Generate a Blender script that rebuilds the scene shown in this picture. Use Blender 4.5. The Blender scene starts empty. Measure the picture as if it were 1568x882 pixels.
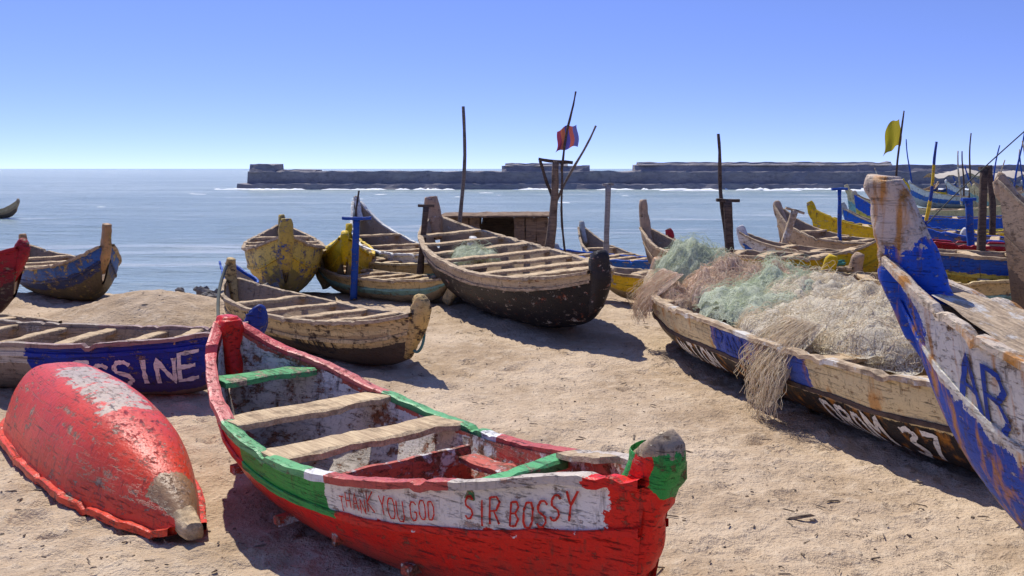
import bpy, math, random
import numpy as np
from mathutils import noise, Vector
random.seed(7)
sc=bpy.context.scene
rad=math.radians
# ---------------------------------------------------------------- helpers
def col4(c): return (c[0],c[1],c[2],1)
class NT:
    def __init__(s,name):
        s.mat=bpy.data.materials.new(name); s.mat.use_nodes=True
        s.t=s.mat.node_tree; s.b=s.t.nodes['Principled BSDF']
    def n(s,typ): return s.t.nodes.new(typ)
    def l(s,a,b): s.t.links.new(a,b)
    def set(s,sock,v):
        if isinstance(v,bpy.types.NodeSocket): s.l(v,sock)
        else: sock.default_value=v
    def m(s,op,a,b=None,c=None,clamp=False):
        n=s.n('ShaderNodeMath'); n.operation=op; n.use_clamp=clamp
        s.set(n.inputs[0],a)
        if b is not None: s.set(n.inputs[1],b)
        if c is not None: s.set(n.inputs[2],c)
        return n.outputs[0]
    def mix(s,f,a,b,blend='MIX'):
        n=s.n('ShaderNodeMix'); n.data_type='RGBA'; n.blend_type=blend
        s.set(n.inputs[0],f)
        for k,v in ((6,a),(7,b)):
            if isinstance(v,tuple): v=col4(v)
            s.set(n.inputs[k],v)
        return n.outputs[2]
    def noise(s,vec,scale,detail=5,rough=.6,mp=None):
        if mp:
            m=s.n('ShaderNodeMapping'); m.inputs['Scale'].default_value=mp; s.l(vec,m.inputs[0]); vec=m.outputs[0]
        n=s.n('ShaderNodeTexNoise'); s.l(vec,n.inputs['Vector'])
        n.inputs['Scale'].default_value=scale; n.inputs['Detail'].default_value=detail; n.inputs['Roughness'].default_value=rough
        return n.outputs[0]
    def bump(s,h,strength=.5,dist=.02):
        b=s.n('ShaderNodeBump'); b.inputs['Strength'].default_value=strength; b.inputs['Distance'].default_value=dist
        s.l(h,b.inputs['Height']); s.l(b.outputs[0],s.b.inputs['Normal'])
    def obj(s): return s.n('ShaderNodeTexCoord').outputs['Object']

WOODU=(.44,.31,.18)
def paint(name,base,regions=(),under=WOODU,peel=.35,dirt=.5,rough=.5,rust=0,under2=None,speck=.6,dist=1,chips=.7):
    N=NT(name); o=N.obj()
    uv=N.n('ShaderNodeUVMap'); uv.uv_map='H'
    sp=N.n('ShaderNodeSeparateXYZ'); N.l(uv.outputs[0],sp.inputs[0])
    n1=N.noise(o,5,9,.74); n2=N.noise(o,3,7,.75,(1.2,4,9)); n3=N.noise(o,38,4,.6); n4=N.noise(o,9,6,.7); n5=N.noise(o,2.2,5,.6); n6=N.noise(o,15,7,.75,(.6,1,1.3))
    u=N.m('ADD',sp.outputs[0],N.m('MULTIPLY',N.m('SUBTRACT',n4,.5),.04*dist))
    v=N.m('ADD',sp.outputs[1],N.m('MULTIPLY',N.m('SUBTRACT',n4,.5),.14*dist))
    c=base
    for (u0,u1,v0,v1,rc) in regions:
        k=N.m('MULTIPLY',N.m('MULTIPLY',N.m('GREATER_THAN',u,u0),N.m('LESS_THAN',u,u1)),
              N.m('MULTIPLY',N.m('GREATER_THAN',v,v0),N.m('LESS_THAN',v,v1)))
        c=N.mix(k,c,rc)
    tone=N.m('ADD',N.m('MULTIPLY',n5,.7),.62)
    tv=N.n('ShaderNodeCombineColor'); 
    for i in range(3): N.l(tone,tv.inputs[i])
    c=N.mix(1.0,c,tv.outputs[0],'MULTIPLY')
    pm=N.m('ADD',N.m('MULTIPLY',n1,.6),N.m('MULTIPLY',n2,.4))
    thr=.5+.2*(1-2*peel)
    mk=N.m('MULTIPLY',N.m('SUBTRACT',pm,thr),26,clamp=True)
    mk=N.m('MAXIMUM',mk,N.m('MULTIPLY',N.m('MULTIPLY',N.m('SUBTRACT',n6,.59),24,clamp=True),chips))
    ud=tuple(x*.36 for x in under)
    uc=N.mix(N.m('MULTIPLY',N.m('SUBTRACT',n3,.40),5,clamp=True),ud,under)
    if under2:
        uc=N.mix(N.m('MULTIPLY',N.m('SUBTRACT',n4,.48),14,clamp=True),uc,under2)
    c=N.mix(mk,c,uc)
    g=N.noise(o,2.5,6,.75,(.7,9,26))
    ck=N.m('MULTIPLY',N.m('SUBTRACT',g,.57),9,clamp=True)
    c=N.mix(N.m('MULTIPLY',ck,.8),c,(.045,.03,.02))
    sg=N.noise(o,3,6,.7,(7,7,1.1)); sk=N.m('MULTIPLY',N.m('SUBTRACT',sg,.565),8,clamp=True)
    c=N.mix(N.m('MULTIPLY',sk,.7),c,(.07,.045,.03))
    if rust:
        r=N.noise(o,3.2,5,.6,(3,3,.35))
        rk=N.m('MULTIPLY',N.m('MULTIPLY',N.m('SUBTRACT',r,.51),9,clamp=True),rust)
        c=N.mix(rk,c,(.56,.23,.03))
    dk=N.m('MULTIPLY',N.m('SUBTRACT',N.m('ADD',N.m('MULTIPLY',N.m('SUBTRACT',.45,v),1.1),n1),.42),3,clamp=True)
    lv=N.m('LESS_THAN',v,1.2)
    c=N.mix(N.m('MULTIPLY',N.m('MULTIPLY',dk,lv),dirt),c,(.14,.095,.06))
    c=N.mix(N.m('MULTIPLY',N.m('MULTIPLY',N.m('SUBTRACT',n3,.56),4,clamp=True),speck),c,(.07,.045,.03))
    N.l(c,N.b.inputs['Base Color'])
    N.set(N.b.inputs['Roughness'],N.m('ADD',N.m('MULTIPLY',mk,.3),rough))
    N.b.inputs['Specular IOR Level'].default_value=.22
    h=N.m('ADD',N.m('MULTIPLY',mk,-.5),N.m('ADD',N.m('MULTIPLY',n2,.35),N.m('ADD',N.m('MULTIPLY',ck,-.7),N.m('MULTIPLY',n3,.35))))
    N.bump(h,.7,.018)
    return N.mat

def wood(name,c1=(.50,.38,.25),c2=(.24,.165,.10),spec=None):
    N=NT(name); o=N.obj()
    g=N.noise(o,3,7,.7,(1.2,14,14)); n=N.noise(o,6,6,.65); f=N.noise(o,50,3,.6)
    c=N.mix(N.m('MULTIPLY',N.m('SUBTRACT',g,.38),3.4,clamp=True),c2,c1)
    c=N.mix(N.m('MULTIPLY',N.m('SUBTRACT',n,.53),6,clamp=True),c,tuple(x*.5 for x in c2))
    if spec: c=N.mix(N.m('MULTIPLY',N.m('SUBTRACT',N.noise(o,4,8,.7),.53),14,clamp=True),c,spec)
    N.l(c,N.b.inputs['Base Color']); N.b.inputs['Roughness'].default_value=.85; N.b.inputs['Specular IOR Level'].default_value=.2
    N.bump(N.m('ADD',g,N.m('MULTIPLY',f,.4)),.8,.018)
    return N.mat

def herm(P,k,x):
    xs=np.array([p[0] for p in P],float); ys=np.array([p[k] for p in P],float)
    t=np.gradient(ys,xs); x=np.clip(x,xs[0],xs[-1])
    i=np.clip(np.searchsorted(xs,x)-1,0,len(xs)-2); h=xs[i+1]-xs[i]; q=(x-xs[i])/h
    return (2*q**3-3*q**2+1)*ys[i]+(q**3-2*q**2+q)*h*t[i]+(-2*q**3+3*q**2)*ys[i+1]+(q**3-q**2)*h*t[i+1]

def mk(name,verts,faces,mats,parent=None,uv=None,midx=None,smooth=True):
    me=bpy.data.meshes.new(name); me.from_pydata([tuple(v) for v in verts],[],faces)
    for m in mats: me.materials.append(m)
    if uv is not None:
        L=me.uv_layers.new(name='H'); vi=np.empty(len(me.loops),dtype=np.int32); me.loops.foreach_get('vertex_index',vi)
        L.data.foreach_set('uv',np.array(uv,dtype=np.float32)[vi].ravel())
    if midx is not None: me.polygons.foreach_set('material_index',midx)
    me.polygons.foreach_set('use_smooth',[smooth]*len(me.polygons)); me.update()
    ob=bpy.data.objects.new(name,me); sc.collection.objects.link(ob)
    if parent: ob.parent=parent
    return ob
def empty(name,loc=(0,0,0),rot=(0,0,0)):
    e=bpy.data.objects.new(name,None); e.location=loc; e.rotation_euler=rot; e.empty_display_size=.2
    sc.collection.objects.link(e); return e
def nz(p,s,seed=0): return noise.noise(Vector((p[0]*s+seed*7.3,p[1]*s+seed*3.1,p[2]*s+seed)))

def tube_loft(name,pts,mats,parent=None,uvu=0,uv0=2.6,uv1=3.4,seg=14,sq=.7,rough=.012,axis='xz',sub=5,seed=0,uang=0):
    P=[(i,)+tuple(p) for i,p in enumerate(pts)]
    n=(len(pts)-1)*sub+1; T=np.linspace(0,len(pts)-1,n)
    X,Y,Z,A,B=[herm(P,k,T) for k in (1,2,3,4,5)]
    V=[];U=[];F=[]
    for i in range(n):
        i0=max(i-1,0); i1=min(i+1,n-1)
        t=Vector((X[i1]-X[i0],Y[i1]-Y[i0],Z[i1]-Z[i0])).normalized()
        lat=Vector((0,1,0)) if axis=='xz' else Vector((1,0,0))
        nn=lat.cross(t).normalized(); bb=t.cross(nn).normalized()
        for j in range(seg):
            a=2*math.pi*j/seg; ca,sa=math.cos(a),math.sin(a)
            p=Vector((X[i],Y[i],Z[i]))+nn*(A[i]/2*math.copysign(abs(ca)**sq,ca))+bb*(B[i]/2*math.copysign(abs(sa)**sq,sa))
            d=nz(p,6,seed)*rough*1.6+nz(p,22,seed)*rough*.6
            p+= (nn*ca+bb*sa)*d
            V.append(p); U.append((uvu+uang*ca,uv0+(uv1-uv0)*i/(n-1)))
    for i in range(n-1):
        for j in range(seg):
            F.append((i*seg+j,i*seg+(j+1)%seg,(i+1)*seg+(j+1)%seg,(i+1)*seg+j))
    for base,e,i in ((0,0,0),((n-1)*seg,1,n-1)):
        V.append(Vector((X[i],Y[i],Z[i]))); U.append((uvu,uv0 if e==0 else uv1)); c=len(V)-1
        for j in range(seg):
            f=(c,base+j,base+(j+1)%seg); F.append(f if e else f[::-1])
    return mk(name,V,F,mats,parent,U)

def board(name,p0,p1,w,t,mat,parent=None,seed=0,up=Vector((0,0,1)),uvu=.5):
    p0=Vector(p0);p1=Vector(p1); d=(p1-p0); L=d.length; d.normalize()
    s=up.cross(d).normalized(); u=d.cross(s).normalized()
    n=max(3,int(L/.06)); V=[];F=[];U=[]
    prof=[(-.5,-.5),(-.5,.3),(-.42,.5),(.42,.5),(.5,.3),(.5,-.5)]
    for i in range(n+1):
        q=p0+d*(L*i/n)
        ww=w*(1+.22*nz(q,3.1,seed)); oz=.014*nz(q,4,seed+3); os=.02*nz(q,2.3,seed+5)
        for a,b in prof:
            r=.008*nz(q+s*a,15,seed+9)
            V.append(q+s*(a*ww+os+r)+u*(b*t+oz+r)); U.append((uvu,2.0))
    k=len(prof)
    for i in range(n):
        for j in range(k): F.append((i*k+j,i*k+(j+1)%k,(i+1)*k+(j+1)%k,(i+1)*k+j))
    F.append(tuple(range(k))[::-1]); F.append(tuple(n*k+j for j in range(k)))
    F=[f[::-1] for f in F]
    return mk(name,V,F,[mat],parent,U,smooth=False)

INNER=paint('inner_wood',(.46,.33,.21),under=(.66,.56,.44),peel=.4,dirt=.3)
RAILW=wood('rail_wood',(.72,.57,.37),(.34,.24,.15))
THW=wood('thwart_wood',(.80,.61,.36),(.42,.29,.17))
DARKW=wood('dark_wood',(.17,.12,.09),(.07,.05,.04))
PALEW=wood('pale_wood',(.72,.55,.35),(.34,.24,.15),(.68,.64,.56))

class Canoe:
    def __init__(s,name,A,B,st,outer,inner=None,rail=None,thwarts=(),z=0,roll=0,pitch=0,rake=(.15,.15),p=1.45,q=.9,
                 strake=.6,ends=(.25,.25),endmat=None,post0=None,post1=None,thmat=None,seed=0,rw=.055,strake_mat=None,NS=84,prough=.012,innerk=.05,psq=.7,uang=0):
        inner=inner or INNER; rail=rail or outer
        s.seed=seed; s.cache={}; s.innerk=innerk
        s.L=math.hypot(B[0]-A[0],B[1]-A[1]); s.st=st; s.rake=rake; s.p=p; s.q=q
        s.root=empty(name,(A[0],A[1],z),(rad(roll),rad(pitch),math.atan2(B[1]-A[1],B[0]-A[0])))
        NW=13; V=[];U=[];F=[];M=[]
        for layer in (0,1):
            for i in range(NS+1):
                ss=i/NS
                for j in range(-NW,NW+1):
                    a=abs(j)/NW*math.pi/2; tz=1-math.cos(a)**p
                    V.append(s.surf(ss,tz,1 if j>0 else -1,inner=layer)); U.append((ss,tz))
        W=2*NW+1; off=(NS+1)*W
        for i in range(NS):
            for j in range(W-1):
                a=i*W+j
                F.append((a,a+W,a+W+1,a+1)); M.append(0)
                a+=off; F.append((a,a+1,a+W+1,a+W)); M.append(1)
        mk('hull',V,F,[outer,inner],s.root,U,M)
        for sd in (-1,1):
            s.strip('gunwale_L' if sd>0 else 'gunwale_R',sd,1.0,rw,.035,rail,up=.008,inset=-.012)
            if strake: s.strip('rubbing_strake_L' if sd>0 else 'rubbing_strake_R',sd,strake,.022,.03,strake_mat or outer,off=.008,vv=strake)
        s.endmat=endmat or outer
        for e,h,cust in ((0,ends[0],post0),(1,ends[1],post1)):
            ss=float(e); zs=s.h(ss)[1]; sg=1 if e else -1
            x=(s.L+rake[1]) if e else -rake[0]
            if cust: tube_loft('stem_post',[(x+sg*c[0],0,zs+c[1],c[2],c[3]) for c in cust],[s.endmat],s.root,uvu=ss,seed=seed+e,rough=prough,seg=24,sub=7,sq=psq,uang=uang)
            elif h: tube_loft('stem_post',[(x-sg*.22,0,zs-.38,.16,.12),(x-sg*.06,0,zs-.12,.2,.14),(x+sg*.0,0,zs+h*.55,.17,.13),(x+sg*.03,0,zs+h,.12,.11)],[s.endmat],s.root,uvu=ss,seed=seed+e)
        for k,t in enumerate(thwarts):
            sx,w,drop=t[:3]; m=t[3] if len(t)>3 else (thmat or THW)
            hb,zs,_=s.h(sx)
            jj=(random.random()-.5)*.08
            e=-.015 if drop>.015 else .02
            board('thwart_%d'%k,(sx*s.L-jj,-hb-e,zs-drop),(sx*s.L+jj,hb+e,zs-drop),w,.04,m,s.root,seed+k,uvu=sx)
    def h(s,ss):
        k=round(ss,5)
        if k not in s.cache:
            a=np.array([ss]); s.cache[k]=tuple(float(herm(s.st,i,a)[0]) for i in (1,2,3))
        return s.cache[k]
    def surf(s,ss,tz,side,off=0,inner=0):
        hb,zs,zk=s.h(ss)
        if inner: hb=max(hb-.035,.004); zk+=math.copysign(s.innerk,zs-zk)
        an=math.acos(max(0,min(1,(1-tz)))**(1/s.p)); y=(hb+off)*math.sin(an)**s.q
        z=zk+(zs-zk)*tz
        x=ss*s.L
        if ss>.72: x+=s.rake[1]*((ss-.72)/.28)**2*tz
        if ss<.28: x-=s.rake[0]*((.28-ss)/.28)**2*tz
        p=Vector((x,side*y,z))
        d=.012*nz(p,2.2,s.seed)+.003*nz(p,11,s.seed)
        p.y+=side*d*min(1,hb*4)*math.sin(an); p.z-=off*.4*(1-tz)+d*.4*(1-tz)
        return p
    def strip(s,name,sd,tz,w,t,mat,up=0,inset=0,off=0,vv=2.0,n=130):
        V=[];F=[];U=[]
        for i in range(n+1):
            ss=i/n; c=s.surf(ss,tz,sd,off); e=min(1,abs(c.y)/.06)
            ch=nz(c,9,s.seed+12); chip=max(0,ch-.28)*.09 if up else 0
            c.y+=sd*(.008*nz(c,5,s.seed+2)-inset)*e; c.z+=up+.010*nz(c,2.6,s.seed+4)+.005*nz(c,17,s.seed)-chip
            ww=w*(1+.25*nz(c,4,s.seed+6)+.12*nz(c,15,s.seed)); tt=t*(1+.3*nz(c,6,s.seed+8))
            for a,b in ((-.5,-.5),(-.5,.5),(-.3,.62),(.3,.62),(.5,.5),(.5,-.5)):
                y=c.y+sd*a*ww
                V.append((c.x,y,c.z+b*tt)); U.append((ss,vv))
        k=6
        for i in range(n):
            for j in range(k):
                f=(i*k+j,i*k+(j+1)%k,(i+1)*k+(j+1)%k,(i+1)*k+j); F.append(f if sd<0 else f[::-1])
        return mk(name,V,F,[mat],s.root,U,smooth=False)
    def text(s,txt,x0,z0,z1,cw,wt,mat,side=-1,slant=0,jit=.04,off=.012,gap=.35):
        V=[];F=[]; rnd=random.Random(len(txt)*17)
        x=x0
        for ch in txt:
            if ch==' ': x+=cw*.8; continue
            jz=rnd.uniform(-jit,jit)*2; js=rnd.uniform(.85,1.15)
            for st in GL[ch]:
                pts=[]
                for k in range(len(st)-1):
                    m=6
                    for r in range(m): pts.append(tuple(st[k][c]+(st[k+1][c]-st[k][c])*r/m for c in (0,1)))
                pts.append(st[-1])
                b=len(V)
                for k,(gx,gy) in enumerate(pts):
                    q0=pts[max(k-1,0)];q1=pts[min(k+1,len(pts)-1)]
                    X=x+gx/.6*cw*js+slant*gy*cw; tz=z0+(z1-z0)*(gy*js+jz)
                    ss=X/s.L; _,zs,zk=s.h(ss); H=abs(zs-zk)
                    dx=(q1[0]-q0[0])/.6*cw; dz=(q1[1]-q0[1])*(z1-z0)*H; l=math.hypot(dx,dz) or 1
                    w2=wt/2*(1+rnd.uniform(-.3,.3))
                    nx,nzv=-dz/l*w2,dx/l*w2
                    for sg in (-1,1):
                        V.append(s.surf((X+sg*nx)/s.L,min(1,max(0,tz+sg*nzv/H)),side,off))
                for k in range(len(pts)-1):
                    F.append((b+2*k,b+2*k+1,b+2*k+3,b+2*k+2))
            x+=cw*(1+gap)
        return mk('painted_lettering',V,F,[mat],s.root)
C8=[(.6,.85),(.4,1),(.15,1),(0,.8),(0,.2),(.15,0),(.4,0),(.6,.2)]
GL={'T':[[(0,1),(.6,1)],[(.3,1),(.3,0)]],'H':[[(0,0),(0,1)],[(.6,0),(.6,1)],[(0,.5),(.6,.5)]],
'A':[[(0,0),(.3,1),(.6,0)],[(.12,.38),(.48,.38)]],'N':[[(0,0),(0,1),(.6,0),(.6,1)]],'K':[[(0,0),(0,1)],[(.6,1),(0,.45),(.6,0)]],
'Y':[[(0,1),(.3,.5),(.6,1)],[(.3,.5),(.3,0)]],'O':[[(.15,0),(0,.25),(0,.75),(.15,1),(.45,1),(.6,.75),(.6,.25),(.45,0),(.15,0)]],
'U':[[(0,1),(0,.2),(.15,0),(.45,0),(.6,.2),(.6,1)]],'G':[C8+[(.6,.45),(.35,.45)]],'D':[[(0,0),(0,1),(.35,1),(.6,.7),(.6,.3),(.35,0),(0,0)]],
'S':[[(.6,.85),(.4,1),(.15,1),(0,.8),(.05,.6),(.5,.4),(.6,.2),(.4,0),(.15,0),(0,.15)]],'I':[[(.3,0),(.3,1)]],
'R':[[(0,0),(0,1),(.4,1),(.6,.8),(.4,.5),(0,.5)],[(.25,.5),(.6,0)]],'B':[[(0,0),(0,1),(.4,1),(.55,.78),(.35,.53),(0,.53)],[(.35,.53),(.6,.28),(.4,0),(0,0)]],
'E':[[(.6,1),(0,1),(0,0),(.6,0)],[(0,.5),(.5,.5)]],'M':[[(0,0),(0,1),(.3,.4),(.6,1),(.6,0)]],
'3':[[(0,.9),(.3,1),(.55,.8),(.25,.53),(.6,.25),(.3,0),(0,.1)]],'7':[[(0,1),(.6,1),(.2,0)]],'L':[[(0,1),(0,0),(.6,0)]],'P':[[(0,0),(0,1),(.4,1),(.6,.78),(.4,.5),(0,.5)]],
'J':[[(.6,1),(.6,.2),(.4,0),(.15,0),(0,.2)]],'.':[[(.2,0),(.3,.05)]]}
def flat(name,c,r=.6,peel=.25):
    return paint(name,c,under=WOODU,peel=peel,dirt=0,rough=r,chips=.4)

# ---------------------------------------------------------------- ground / sea / sky
def gz(x,y):
    ys=15.6+max(0,x)*.55
    t=max(0,min(1,(y-ys)/7)); z=-1.9*t*t*(3-2*t)
    z+=.42*math.exp(-((x+4.55)/1.25)**2-((y-12.7)/1.0)**2)
    z+=.16*math.exp(-((x+3.0)/.8)**2-((y-13.6)/.8)**2)
    z+=.1*math.exp(-((x-.3)/.7)**2-((y-12.6)/.5)**2)
    return z
def ground():
    ys=[1.5]
    while ys[-1]<26: ys.append(ys[-1]+max(.026,.0048*ys[-1]))
    while ys[-1]<7000: ys.append(ys[-1]*1.25)
    NX=380; V=[];F=[]
    for y in ys:
        w=y*.60+1.2 if y<30 else y*1.2
        for i in range(NX+1):
            x=-w+2*w*i/NX; z=gz(x,y)
            if y<24:
                v=Vector((x,y,0))
                z+=.05*noise.noise(v*.7)+.028*noise.noise(v*2.4)+.024*noise.noise(v*6.1)+.014*noise.noise(v*14)
                q=v*2.9+Vector((noise.noise(v*3),noise.noise(v*3+Vector((9,9,0))),0))*.35
                c=noise.voronoi(q)[0][0]
                if c<.29: z-=.055*(1-(c/.29)**2)*max(0,.6+1.3*noise.noise(v*.8))
                elif c<.37: z+=.01
            V.append((x,y,z))
    W=NX+1
    for j in range(len(ys)-1):
        for i in range(NX): a=j*W+i; F.append((a,a+1,a+W+1,a+W))
    N=NT('sand'); o=N.obj()
    a=N.noise(o,.8,7,.65); b=N.noise(o,7,7,.65); c=N.noise(o,90,3,.7); d=N.noise(o,28,4,.6)
    cc=N.mix(N.m('MULTIPLY',N.m('SUBTRACT',a,.38),4,clamp=True),(.45,.325,.205),(.66,.51,.35))
    cc=N.mix(N.m('MULTIPLY',N.m('SUBTRACT',b,.5),4,clamp=True),cc,(.70,.56,.395))
    cc=N.mix(N.m('MULTIPLY',N.m('SUBTRACT',c,.55),5,clamp=True),cc,(.28,.195,.12))
    cc=N.mix(N.m('MULTIPLY',N.m('SUBTRACT',d,.625),12,clamp=True),cc,(.17,.11,.07))
    N.l(cc,N.b.inputs['Base Color']); N.b.inputs['Roughness'].default_value=.95; N.b.inputs['Specular IOR Level'].default_value=.1
    N.bump(N.m('ADD',N.m('MULTIPLY',b,1.0),N.m('ADD',N.m('MULTIPLY',d,.7),N.m('MULTIPLY',c,.25))),.9,.035)
    mk('sand_ground',V,F,[N.mat])
ground()
def sea():
    ys=[13.0]
    while ys[-1]<160: ys.append(ys[-1]+max(.16,.0042*ys[-1]))
    while ys[-1]<7000: ys.append(ys[-1]*1.06)
    NX=170;V=[];F=[]
    for y in ys:
        w=y*.75+8
        for i in range(NX+1):
            x=-w+2*w*i/NX; z=-.6
            if y<160: z+=.045*noise.noise(Vector((x*.22,y*.55,0)))+.03*noise.noise(Vector((x*.5,y*1.6,3)))
            V.append((x,y,z))
    W=NX+1
    for j in range(len(ys)-1):
        for i in range(NX): a=j*W+i; F.append((a,a+1,a+W+1,a+W))
    N=NT('sea_water'); o=N.obj()
    a=N.noise(o,1.0,4,.6,(.5,1.5,1)); b=N.noise(o,1.0,5,.65,(2,5,1)); big=N.noise(o,1.0,3,.5,(.02,.12,1)); far=N.noise(o,1,5,.65,(.08,.5,1))
    c=N.mix(N.m('MULTIPLY',N.m('SUBTRACT',big,.4),4,clamp=True),(.28,.38,.38),(.40,.49,.47))
    c=N.mix(N.m('MULTIPLY',N.m('SUBTRACT',far,.56),9,clamp=True),c,(.58,.63,.60))
    N.l(c,N.b.inputs['Base Color']); N.b.inputs['Roughness'].default_value=.28; N.b.inputs['IOR'].default_value=1.33
    N.bump(N.m('ADD',N.m('MULTIPLY',a,.9),N.m('ADD',N.m('MULTIPLY',b,.7),N.m('MULTIPLY',far,1.6))),1,.5)
    mk('sea',V,F,[N.mat])
sea()
SUN_EL,SUN_AZ=55,-28
sd=Vector((math.sin(rad(SUN_AZ))*math.cos(rad(SUN_EL)),math.cos(rad(SUN_AZ))*math.cos(rad(SUN_EL)),math.sin(rad(SUN_EL))))
ld=bpy.data.lights.new('sun','SUN'); ld.energy=5; ld.angle=rad(.5); ld.color=(1,.955,.87)
lo=bpy.data.objects.new('sun',ld); sc.collection.objects.link(lo); lo.rotation_euler=(-sd).to_track_quat('-Z','Y').to_euler(); lo.location=(0,0,30)
w=bpy.data.worlds.new('World'); sc.world=w; w.use_nodes=True; t=w.node_tree
bg=t.nodes['Background']; sky=t.nodes.new('ShaderNodeTexSky'); sky.sky_type='NISHITA'; sky.sun_disc=False
sky.sun_elevation=rad(SUN_EL); sky.sun_rotation=rad(SUN_AZ); sky.air_density=1.0; sky.dust_density=.0; sky.ozone_density=3
tc=t.nodes.new('ShaderNodeTexCoord'); mp=t.nodes.new('ShaderNodeMapping'); mp.inputs['Scale'].default_value=(1,1,2.8); mp.inputs['Location'].default_value=(0,0,.10)
nm=t.nodes.new('ShaderNodeVectorMath'); nm.operation='NORMALIZE'
t.links.new(tc.outputs['Generated'],mp.inputs[0]); t.links.new(mp.outputs[0],nm.inputs[0]); t.links.new(nm.outputs[0],sky.inputs[0])
h0=t.nodes.new('ShaderNodeHueSaturation'); h0.inputs['Saturation'].default_value=1.06
hs=t.nodes.new('ShaderNodeMix'); hs.data_type='RGBA'; hs.blend_type='MULTIPLY'; hs.inputs[0].default_value=1; hs.inputs[7].default_value=(1.08,.93,1.26,1)
t.links.new(sky.outputs[0],h0.inputs['Color']); t.links.new(h0.outputs[0],hs.inputs[6]); t.links.new(hs.outputs[2],bg.inputs['Color']); bg.inputs['Strength'].default_value=.15

# ---------------------------------------------------------------- breakwater
def breakwater():
    N=NT('hazy_breakwater_stone'); o=N.obj(); a=N.noise(o,.35,8,.7,(1,1,2.5)); b=N.noise(o,2.5,6,.7,(.6,1,1))
    c=N.mix(N.m('MULTIPLY',N.m('SUBTRACT',a,.4),4,clamp=True),(.23,.21,.22),(.33,.30,.29))  # stone tones chosen lighter and greyer, with distance haze painted into the colour
    c=N.mix(N.m('MULTIPLY',N.m('SUBTRACT',b,.5),5,clamp=True),c,(.17,.155,.165))
    N.l(c,N.b.inputs['Base Color']); N.b.inputs['Roughness'].default_value=.9
    N.bump(N.m('ADD',a,b),.5,.2); m=N.mat
    root=empty('harbour_breakwater')
    def blk(nm,x0,x1,y0,y1,z0,z1,seed):
        nx=max(6,int((x1-x0)/.8)); V=[];F=[]
        prof=[(y0-.5,z0),(y0-.15,(z0+z1)/2),(y0,z1-.15),(y0+.1,z1),(y1,z1),(y1+.4,z0)]
        for i in range(nx+1):
            x=x0+(x1-x0)*i/nx
            for k,(y,z) in enumerate(prof):
                v=(x,y,z); V.append((x+.1*nz(v,.6,seed),y+.35*nz(v,.5,seed+1),z+(.16*nz(v,.7,seed+2)+.08*nz(v,2.1,seed) if z>z0 else 0)))
        k=len(prof)
        for i in range(nx):
            for j in range(k-1): a=i*k+j; F.append((a,a+k,a+k+1,a+1))
        F.append(tuple(range(k))); F.append(tuple(nx*k+j for j in range(k))[::-1])
        mk(nm,V,F,[m],root,smooth=False)
    blk('main_wall',-33,90,124,130,-.9,1.65,1)
    blk('head_block',-32.8,-29.6,124.6,129,1.5,2.55,2)
    blk('head_step',-29.8,-24.6,124.8,129,1.5,1.85,3)
    blk('parapet_a',-1.3,9.8,125.5,128,1.5,2.35,5)
    blk('parapet_a_top',-.9,7,125.9,127.6,2.3,2.66,6)
    blk('parapet_b',15.5,90,125.5,128,1.5,2.45,7)
    blk('parapet_b_top',16,48,125.9,127.6,2.4,2.8,8)
    blk('toe_rocks',-33.8,90,122.6,125,-.9,.1,9)
    W=NT('wave_foam'); W.b.inputs['Base Color'].default_value=(.8,.82,.82,1); W.b.inputs['Roughness'].default_value=.8
    V=[];F=[];rnd=random.Random(4)
    def crest(x,y,l,h,dy=.2):
        b=len(V); n=14
        for i in range(n+1):
            q=i/n; hh=h*math.sin(math.pi*q)*(1+.7*noise.noise(Vector((x+q*5,y,0))))
            xx=x+l*q; yy=y+.3*noise.noise(Vector((xx*.7,y,4))); V.extend([(xx,yy-dy,-.66),(xx,yy,-.58+hh),(xx,yy+dy,-.66)])
        for i in range(n):
            for j in (0,1): a=b+i*3+j; F.append((a,a+3,a+4,a+1))
    for k in range(70): crest(rnd.uniform(-37,75),rnd.uniform(120.5,122.6),rnd.uniform(.8,4.5),.15)
    for k in range(7): crest(rnd.uniform(14,44),rnd.uniform(114,120),rnd.uniform(2,5),.22)
    for k in range(14):
        y=rnd.uniform(60,110); crest(rnd.uniform(-.5,.5)*y,y,rnd.uniform(.4,1.6),.03,.08)
    mk('breaking_wave_foam',V,F,[W.mat])
breakwater()

# ---------------------------------------------------------------- canoes
RED=(.74,.022,.012); GRN=(.035,.32,.06); WHT=(.80,.77,.70); BLU=(.012,.07,.42); YEL=(.75,.50,.03)
mred=paint('red_canoe_paint',RED,[(.34,.60,.64,1.2,GRN),(.585,.965,.68,1.2,WHT),(0,.34,.9,1.3,(.72,.15,.11)),
   (.0,.10,1.5,2.5,(.70,.10,.09)),(.10,.30,1.5,2.5,(.68,.18,.14)),(.30,.56,1.5,2.5,(.14,.42,.15)),(.56,.60,1.5,2.5,WHT),(.60,.80,1.5,2.5,(.56,.10,.07)),(.80,.95,1.5,2.5,(.62,.52,.40)),
   (.5,.93,2.98,3.22,WHT),(.5,.965,3.05,3.27,GRN),(1.02,1.3,3.12,3.27,GRN),(.5,1.3,3.27,3.55,(.46,.34,.21))],
   under=(.36,.15,.08),peel=.28,dirt=.45,rough=.38,speck=.5)
mredin=paint('red_canoe_inside',(.56,.12,.07),[(.0,.55,.0,.95,(.76,.69,.60)),(.6,.92,0,.9,(.56,.05,.03))],under=(.36,.16,.09),peel=.5,dirt=.4,under2=(.72,.67,.6))
mgth=paint('green_thwart',(.10,.40,.14),under=(.58,.43,.28),peel=.42)
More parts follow.
